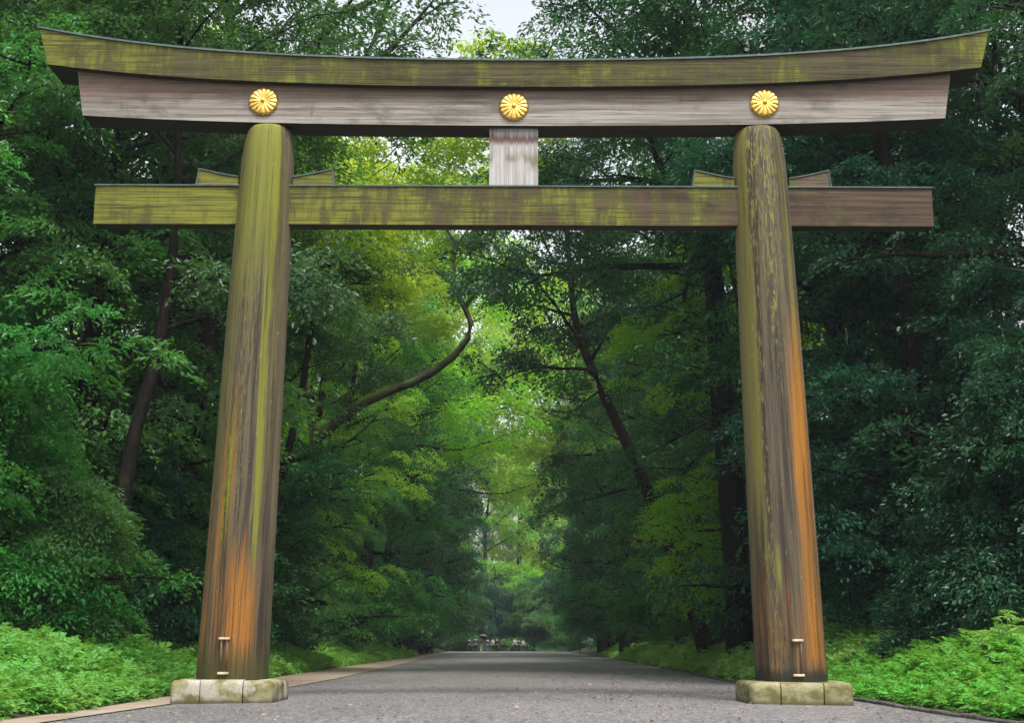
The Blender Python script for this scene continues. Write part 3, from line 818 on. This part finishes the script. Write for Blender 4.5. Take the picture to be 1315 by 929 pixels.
# understorey shrubs at the foot of the trees
for side in (-1, 1):
    w = 'left' if side < 0 else 'right'
    near = [(8.8, 27.5, 'bush_b', 'deep', .8), (10.6, 26.5, 'bush_a', 'deep', 1.0), (13.0, 25.4, 'bush_a', 'mid', .9), (15.6, 27.5, 'bush_c', 'teal', .9), (9.8, 33.5, 'bush_a', 'teal', .9),
            (12.0, 31.5, 'bush_c', 'deep', 1.0), (9.6, 40, 'bush_a', 'deep', 1.0), (10.0, 47, 'bush_c', 'deep', 1.0), (10.2, 55, 'bush_a', 'teal', 1.1), (10.6, 62, 'bush_c', 'mid', 1.1),
            (10.8, 72, 'bush_a', 'deep', 1.2), (11.2, 83, 'bush_c', 'mid', 1.1), (11.4, 95, 'bush_a', 'mid', 1.3), (11.8, 108, 'bush_c', 'teal', 1.2), (12.2, 124, 'bush_a', 'mid', 1.4), (12.6, 142, 'bush_c', 'deep', 1.2), (12.8, 165, 'bush_a', 'mid', 1.4)]
    for i, (x, d, k, m, s) in enumerate(near):
        if side < 0 and i in (0, 1, 3): m = 'mid'
        if side > 0: m = {'mid': 'deep', 'teal': 'teal', 'deep': 'teal'}[m] if i < 9 else m
        o = ORDS[i]
        tree('evergreen_shrub', k, side * (x + rnd.uniform(-.3, .3)), d + rnd.uniform(-.6, .6), m,
             f'{COLW[m]} shrub under the {w} roadside trees, {o} along from the gate', 'shrub', s=s, rz=rnd.uniform(0, 6), group=f'shrubs under the trees on the {w}')

# ------------------------------------------------------------------ ground cover: feathery low plants on both banks
def fronds_mesh(name, base, az, el, Ln, rng, pairs=6, lw=.55, top=None):
    """arching fronds with paired leaflets; arrays of equal length"""
    n = len(base)
    j = np.arange(pairs)
    s = np.linspace(.22, .92, pairs)
    V = []
    h = np.stack([np.cos(az), np.sin(az), np.zeros(n)], -1)
    def at(sv):
        return base[:, None] + h[:, None] * (Ln[:, None] * np.cos(el)[:, None] * sv)[..., None] + np.array([0, 0, 1.])[None, None] * ((Ln * np.sin(el))[:, None] * sv - (Ln * .38)[:, None] * sv ** 2.2)[..., None]
    P = at(np.broadcast_to(s, (n, pairs))); Q = at(np.broadcast_to(s + .03, (n, pairs)))
    T = Q - P; T /= np.linalg.norm(T, axis=2)[..., None]
    side = np.stack([-np.sin(az), np.cos(az), np.zeros(n)], -1)[:, None]
    nrm = np.cross(T, np.broadcast_to(side, T.shape)); nrm = np.where(nrm[..., 2:3] < 0, -nrm, nrm)
    out = []
    size = (Ln[:, None] * lw * (1.05 - .75 * np.abs(s - .38) / .6)[None]) * .62
    for sg in (-1, 1):
        d = side * sg * .9 + T * .55 + rng.normal(0, .22, T.shape); d /= np.linalg.norm(d, axis=2)[..., None]
        l = size * rng.uniform(.75, 1.2, size.shape)
        out.append((P, d, l))
    tipP = at(np.full((n, 1), .93)); tipd = T[:, -1:] + rng.normal(0, .15, T[:, -1:].shape)
    out.append((tipP, tipd / np.linalg.norm(tipd, axis=2)[..., None], (Ln * lw * .42)[:, None]))
    allv = []
    for p, d, l in out:
        nn = nrm[:, :p.shape[1]] + rng.normal(0, .25, d.shape)
        w = np.cross(d, nn); w /= np.linalg.norm(w, axis=2)[..., None]
        nn = np.cross(w, d)
        l = l[..., None]; ww = l * .24
        m = p + d * l * .42
        allv.append(np.stack([p, m + w * ww + nn * l * .05, p + d * l - nn * l * .12, m - w * ww + nn * l * .05], 2).reshape(-1, 3))
    V = np.concatenate(allv)
    N = len(V) // 4; b = np.arange(N)[:, None] * 4
    F = np.concatenate([b + [0, 2, 1], b + [0, 3, 2]], 1).reshape(-1, 3)
    return np_mesh(name, V, F, False)

def cover(side, d0, d1, n, tmax, mat, fr, Lr, pairs, lw, seed, hgt=.35):
    rng = np.random.default_rng(seed)
    d = d0 + (d1 - d0) * rng.random(n) ** 1.25
    t = tmax * rng.random(n) ** 1.1
    # broken edge towards the road
    e = .16 * np.sin(d * 2.1 + seed) + .12 * np.sin(d * 5.3)
    x = np.where(side < 0, interp(LOUT, d) - .12 - e * .5 - t, interp(RED, d) + .30 + e * .5 + t)
    patch = .5 + .5 * np.sin(x * 1.7 + d * .9 + seed) * np.sin(d * 1.3 - x * .6)
    grow = (.45 + .55 * np.clip(t / 1.1, 0, 1)) * (.65 + .6 * patch)
    z = ter(x, d)
    k = np.repeat(np.arange(n), fr); N = n * fr
    az = rng.random(N) * 2 * np.pi
    lev = np.tile(np.linspace(.15, 1, fr), n)              # fronds at several heights of each stem
    base = np.stack([x[k], D2Y(d)[k], z[k] + hgt * grow[k] * lev], -1) + rng.normal(0, .05, (N, 3))
    el = R(15) + R(45) * lev * rng.uniform(.5, 1.2, N)
    Ln = rng.uniform(*Lr, N) * (.6 + .5 * grow[k])
    return fronds_mesh('ground_cover', base, az, el, Ln, rng, pairs, lw)
for side, w in ((-1, 'left'), (1, 'right')):
    near = mesh_obj('ground_cover', cover(side, 12.5, 31, 4200, 6.5 if side < 0 else 7.5, COVER, 6, (.20, .40), 5, .66, 3 + side, .36), COVER)
    tag(near, f'bright feathery ground cover on the {w} bank beside the gate', 'ground cover', kind='stuff')
    far = mesh_obj('ground_cover', cover(side, 29, 120, 5200, 4.6, COVER_DIM, 4, (.28, .52), 4, .72, 13 + side, .34), COVER_DIM)
    tag(far, f'low green verge plants on the {w} of the road beyond the gate', 'ground cover', kind='stuff')

def plant(x, d, h, n, seed, label, mat):
    """one taller leafy plant standing above the ground cover: stem and fronds"""
    rng = np.random.default_rng(seed)
    z = float(ter(x, d))
    t = tag(empty('leafy_plant', (x, D2Y(d), z)), label, 'plant', 'tall plants standing out of the ground cover')
    T = Tubes()
    B, A, E, L = [], [], [], []
    for s in range(n):
        a = rng.random() * 6.28; sp = rng.uniform(.05, .22)
        hh = h * rng.uniform(.75, 1.05)
        tip = np.array([math.cos(a) * sp * hh, math.sin(a) * sp * hh, hh])
        T.add([np.array([0, 0, -.05]) + tip * [.2, .2, 0], tip * [.5, .5, .5], tip], [.012, .01, .005], 5)
        for q in np.linspace(.45, 1, 5):
            for r in range(2):
                B.append(tip * q); A.append(rng.random() * 6.28); E.append(R(rng.uniform(10, 45))); L.append(h * rng.uniform(.30, .48))
    mesh_obj('stem', T.mesh('stem'), mat, t)
    mesh_obj('foliage', fronds_mesh('foliage', np.array(B), np.array(A), np.array(E), np.array(L), rng, 4, .75), mat, t)
plant(7.5, 21.6, .95, 3, 1, 'broad leaved green plant rising above the right bank', COVER)
plant(-6.8, 21.5, .75, 3, 2, 'leafy plant rising above the left bank before the dark shrubs', COVER)
plant(-7.9, 20.3, .7, 3, 4, 'leafy plant at the left edge of the left bank', COVER)
plant(8.6, 20.6, .7, 3, 6, 'leafy plant at the far right of the right bank', COVER)

# fallen leaves strewn over the road
def fallen():
    rng = np.random.default_rng(9); n = 950
    d = 13.5 + 50 * rng.random(n) ** 2.2
    x = rng.uniform(-1, 1, n) * 5.4
    x = np.where(rng.random(n) < .45, np.abs(x), x)
    l = rng.uniform(.03, .075, n)[:, None]; a = rng.random(n) * 6.28
    dv = np.stack([np.cos(a), np.sin(a), rng.normal(0, .15, n)], -1); w = np.stack([-np.sin(a), np.cos(a), rng.normal(0, .25, n)], -1)
    xs = np.clip((x - interp(LIN, d)) / (interp(RED, d) - interp(LIN, d)), 0, 1)
    P = np.stack([x, D2Y(d), .012 + .05 * (1 - (2 * xs - 1) ** 2)], -1)
    V = np.stack([P - dv * l * .5, P + w * l * .3 + [0, 0, .012], P + dv * l * .5, P - w * l * .3 + [0, 0, .012]], 1).reshape(-1, 3)
    b = np.arange(n)[:, None] * 4
    F = np.concatenate([b + [0, 1, 2], b + [0, 2, 3]], 1).reshape(-1, 3)
    t = NT('fallen_leaf'); ri = t.n('ShaderNodeNewGeometry').outputs['Random Per Island']
    m = t.done(t.bsdf(t.ramp(ri, [(0, (.22, .09, .05)), (.35, (.36, .22, .13)), (.6, (.40, .30, .22)), (.88, (.36, .30, .12)), (1, (.20, .08, .06))]), .8, spec=.2))
    tag(mesh_obj('fallen_leaves', np_mesh('fallen_leaves', V, F), m), 'scattered brown and yellow fallen leaves on the road', 'leaves', kind='stuff')
fallen()

# ------------------------------------------------------------------ people far down the avenue
SKIN = simple('skin', (.42, .26, .19), .6, 0, .05)
CLOTH = {n: simple('cloth_' + n.replace(' ', '_'), c, .85, 0, .12) for n, c in dict(black=(.012, .012, .014), white=(.30, .295, .295), navy=(.02, .03, .07), grey=(.18, .18, .2), denim=(.06, .09, .16), beige=(.42, .34, .25), brown=(.13, .07, .05)).items()}
HAIR = simple('hair', (.012, .010, .009), .5, 0, .1)
def skin_mesh(name, verts, edges, radii, root=0, sub=1):
    me = bpy.data.meshes.new('tmp'); me.from_pydata(verts, edges, [])
    o = link(bpy.data.objects.new('tmp', me))
    md = o.modifiers.new('s', 'SKIN'); md.use_smooth_shade = True
    for i, v in enumerate(me.skin_vertices[0].data):
        r = radii[i]; v.radius = r if isinstance(r, tuple) else (r, r); v.use_root = i == root
    o.modifiers.new('b', 'SUBSURF').levels = sub
    dg = bpy.context.evaluated_depsgraph_get()
    out = bpy.data.meshes.new_from_object(o.evaluated_get(dg)); out.name = name
    bpy.data.objects.remove(o); bpy.data.meshes.remove(me)
    return out
def person(x, d, face, label, top='black', legs='black', step=.16, armup=False, h=1.66, skirt=False):
    t = tag(empty('person', (x, D2Y(d), float(.0 if abs(x) < 6 else ter(x, d)) + .045), face), label, 'person', 'people walking far down the avenue')
    k = h / 1.70
    def S(v): return [tuple(q * k for q in p) for p in v]
    hy = step
    lk, rk = (-.105, -hy * .55, .50), (.105, hy * .35, .50)
    la, ra = (-.10, -hy, .085), (.10, hy * 1.1, .085)
    lt, rt = (-.105, -hy - .13, .035), (.105, hy * 1.1 - .13, .035)
    ls, rs = (-.175, 0, 1.40), (.175, 0, 1.40)
    le, lw_, lh = ((-.23, hy * .5, 1.13), (-.23, hy * .5 - .08, .90), (-.23, hy * .5 - .10, .80))
    if armup: re, rw, rh = ((.24, -.10, 1.16), (.17, -.26, 1.28), (.16, -.29, 1.36))
    else: re, rw, rh = ((.23, -hy * .5, 1.13), (.24, -hy * .5 - .08, .90), (.24, -hy * .5 - .10, .80))
    V = S([(0, 0, .93), (0, 0, 1.12), (0, .01, 1.36), (0, 0, 1.47), (0, -.01, 1.55), (0, -.005, 1.645), ls, le, lw_, lh, rs, re, rw, rh,
           (-.09, 0, .88), lk, la, lt, (.09, 0, .88), rk, ra, rt])
    E = [(0, 1), (1, 2), (2, 3), (3, 4), (4, 5), (2, 6), (6, 7), (7, 8), (8, 9), (2, 10), (10, 11), (11, 12), (12, 13),
         (0, 14), (14, 15), (15, 16), (16, 17), (0, 18), (18, 19), (19, 20), (20, 21)]
    rad = [(.15, .10), (.13, .095), (.15, .10), .055, .085, .085, .062, .045, .035, .04, .062, .045, .035, .04, .085, .058, .042, .04, .085, .058, .042, .04]
    rad = [tuple(q * k for q in r) if isinstance(r, tuple) else r * k for r in rad]
    b = mesh_obj('body', skin_mesh('body', V, E, rad), SKIN, t)
    tv = [V[i] for i in (0, 1, 2, 6, 7, 8, 10, 11, 12)]
    tr = [(.165, .118), (.148, .112), (.165, .112), .075, .058, .047, .075, .058, .047]
    mesh_obj('top', skin_mesh('top', tv, [(0, 1), (1, 2), (2, 3), (3, 4), (4, 5), (2, 6), (6, 7), (7, 8)], [tuple(q * k for q in r) if isinstance(r, tuple) else r * k for r in tr]), CLOTH[top], t)
    lv = [V[i] for i in (0, 14, 15, 16, 18, 19, 20)]
    lr = [(.172, .122), .105, .076, .06, .105, .076, .06]
    mesh_obj('trousers', skin_mesh('trousers', lv, [(0, 1), (1, 2), (2, 3), (0, 4), (4, 5), (5, 6)], [tuple(q * k for q in r) if isinstance(r, tuple) else r * k for r in lr]), CLOTH[legs], t)
    bm = bmesh.new(); bmesh.ops.create_uvsphere(bm, u_segments=14, v_segments=10, radius=.112 * k)
    for v in bm.verts:
        if v.co.y < -.02 and v.co.z < .035: v.co.y = -.02 + (v.co.y + .02) * .2
        v.co += Vector((0, .012, 1.625)) * k
    mesh_obj_ = bm_obj('hair', bm, HAIR, t, smooth=True)
    return t
pp = [(-5.2, 172, 0, 'person in dark clothes at the left edge of the distant group', 'black', 'black'),
      (-4.35, 168, .3, 'person in dark navy beside the parasol bearer, on the left of it', 'navy', 'black'),
      (-3.55, 166, 0, 'person in grey top and pale trousers walking under a brown parasol', 'grey', 'beige'),
      (-2.95, 171, PI, 'person in dark clothes just right of the parasol', 'navy', 'denim'),
      (-2.25, 167, .1, 'person in a white shirt in the middle of the distant group', 'white', 'black'),
      (-1.75, 164, -.2, 'person in black at the right end of the distant group', 'black', 'black'),
      (.35, 182, 0, 'person in a white top, left one of the three by the right verge', 'white', 'black'),
      (.85, 185, PI, 'person in black between two people in white', 'black', 'black'),
      (1.4, 181, .2, 'person in a white shirt nearest the right verge', 'white', 'navy')]
for i, (x, d, f, lab, a, b) in enumerate(pp):
    person(x, d, f, lab, a, b, step=rnd.uniform(.06, .2), armup=(i == 2), h=rnd.uniform(1.60, 1.75))
def parasol(x, d):
    t = tag(empty('parasol', (x, D2Y(d), .045)), 'brown parasol held over the distant group', 'umbrella')
    T = Tubes(); T.add([(0, 0, 1.32), (0, 0, 1.7), (0, 0, 2.17)], [.012] * 3, 6); mesh_obj('handle', T.mesh('handle'), M_ROD, t)
    bm = bmesh.new(); n, m = 8, 5
    top = bm.verts.new((0, 0, 2.14)); rings = []
    for i in range(1, m + 1):
        s = i / m
        rings.append([bm.verts.new((.52 * s * math.cos(a * PI / 8) * (1 if a % 2 == 0 else .95), .52 * s * math.sin(a * PI / 8) * (1 if a % 2 == 0 else .95), 2.14 - .24 * s ** 1.8)) for a in range(16)])
    for a in range(16):
        bm.faces.new((top, rings[0][a], rings[0][(a + 1) % 16]))
        for i in range(m - 1): bm.faces.new((rings[i][a], rings[i + 1][a], rings[i + 1][(a + 1) % 16], rings[i][(a + 1) % 16]))
    o = bm_obj('canopy', bm, CLOTH['brown'], t, smooth=True)
    o.modifiers.new('t', 'SOLIDIFY').thickness = .006
parasol(-3.55 + .16, 166 - .29)
# a small pale board on a post in the verge
def board(x, d):
    z = float(ter(x, d))
    t = tag(empty('signboard', (x, D2Y(d), z)), 'small pale signboard on a post at the foot of the right trees', 'sign')
    bm_obj('post', box_bm(-.05, .05, -.04, .04, -.1, 2.6), CLOTH['brown'], t, bevel=.01)
    bm_obj('panel', box_bm(-.32, .32, -.075, -.042, 1.95, 2.5), CLOTH['white'], t, bevel=.01)
    bm_obj('roof', box_bm(-.42, .42, -.2, .12, 2.61, 2.68), CLOTH['brown'], t, bevel=.01)
board(7.2, 150)

# ------------------------------------------------------------------ air, light, camera
HAZE = 0.00036
if HAZE:
    o = bm_obj('haze', box_bm(-310, 310, -90, 300, -1.2, 34), None)
    t = NT('haze_air')
    v = t.n('ShaderNodeVolumePrincipled')
    v.inputs['Color'].default_value = (.80, .90, 1, 1); v.inputs['Density'].default_value = HAZE; v.inputs['Anisotropy'].default_value = .2
    t.t.links.new(v.outputs[0], t.out.inputs['Volume'])
    o.data.materials.append(t.m)
    tag(o, kind='stuff')

SUN_EL, SUN_AZ = R(62), R(158)                  # high sun behind thin cloud, to the viewer's right
w = bpy.data.worlds.new('World'); sc.world = w; w.use_nodes = True
nt = w.node_tree; nt.nodes.clear()
sky = nt.nodes.new('ShaderNodeTexSky'); sky.sky_type = 'NISHITA'; sky.sun_disc = False
sky.sun_elevation = SUN_EL; sky.sun_rotation = SUN_AZ; sky.air_density = 1.0; sky.dust_density = 3.0
hs = nt.nodes.new('ShaderNodeHueSaturation'); hs.inputs['Saturation'].default_value = .22
bg = nt.nodes.new('ShaderNodeBackground'); bg.inputs[1].default_value = .115
wo = nt.nodes.new('ShaderNodeOutputWorld')
nt.links.new(sky.outputs[0], hs.inputs['Color']); nt.links.new(hs.outputs[0], bg.inputs[0]); nt.links.new(bg.outputs[0], wo.inputs[0])
sl = bpy.data.lights.new('sun', 'SUN'); sl.energy = 1.5; sl.angle = R(18); sl.color = (1, .965, .90)
so = link(bpy.data.objects.new('sun', sl)); so.location = (20, 40, 60)
so.rotation_euler = (PI / 2 - SUN_EL, 0, PI - SUN_AZ)

cd = bpy.data.cameras.new('camera'); cam = link(bpy.data.objects.new('camera', cd))
cd.sensor_width = 36; cd.lens = 36 * 1783 / 1315; cd.clip_end = 2000; cd.clip_start = .1
cam.location = CAM; cam.rotation_euler = (PI / 2 + PITCH, R(-.2), 0)
cd.shift_x = 0
sc.camera = cam
vs = sc.view_settings; vs.view_transform = 'Standard'; vs.look = 'None'; vs.exposure = 1.5; vs.gamma = 1
vs.use_curve_mapping = False
sc.cycles.max_bounces = 5; sc.cycles.diffuse_bounces = 3; sc.cycles.glossy_bounces = 2; sc.cycles.transmission_bounces = 3; sc.cycles.adaptive_threshold = .02
sc.cycles.volume_bounces = 0; sc.cycles.sample_clamp_indirect = 6
sc.cycles.use_denoising = True
sc.cycles.use_adaptive_sampling = True
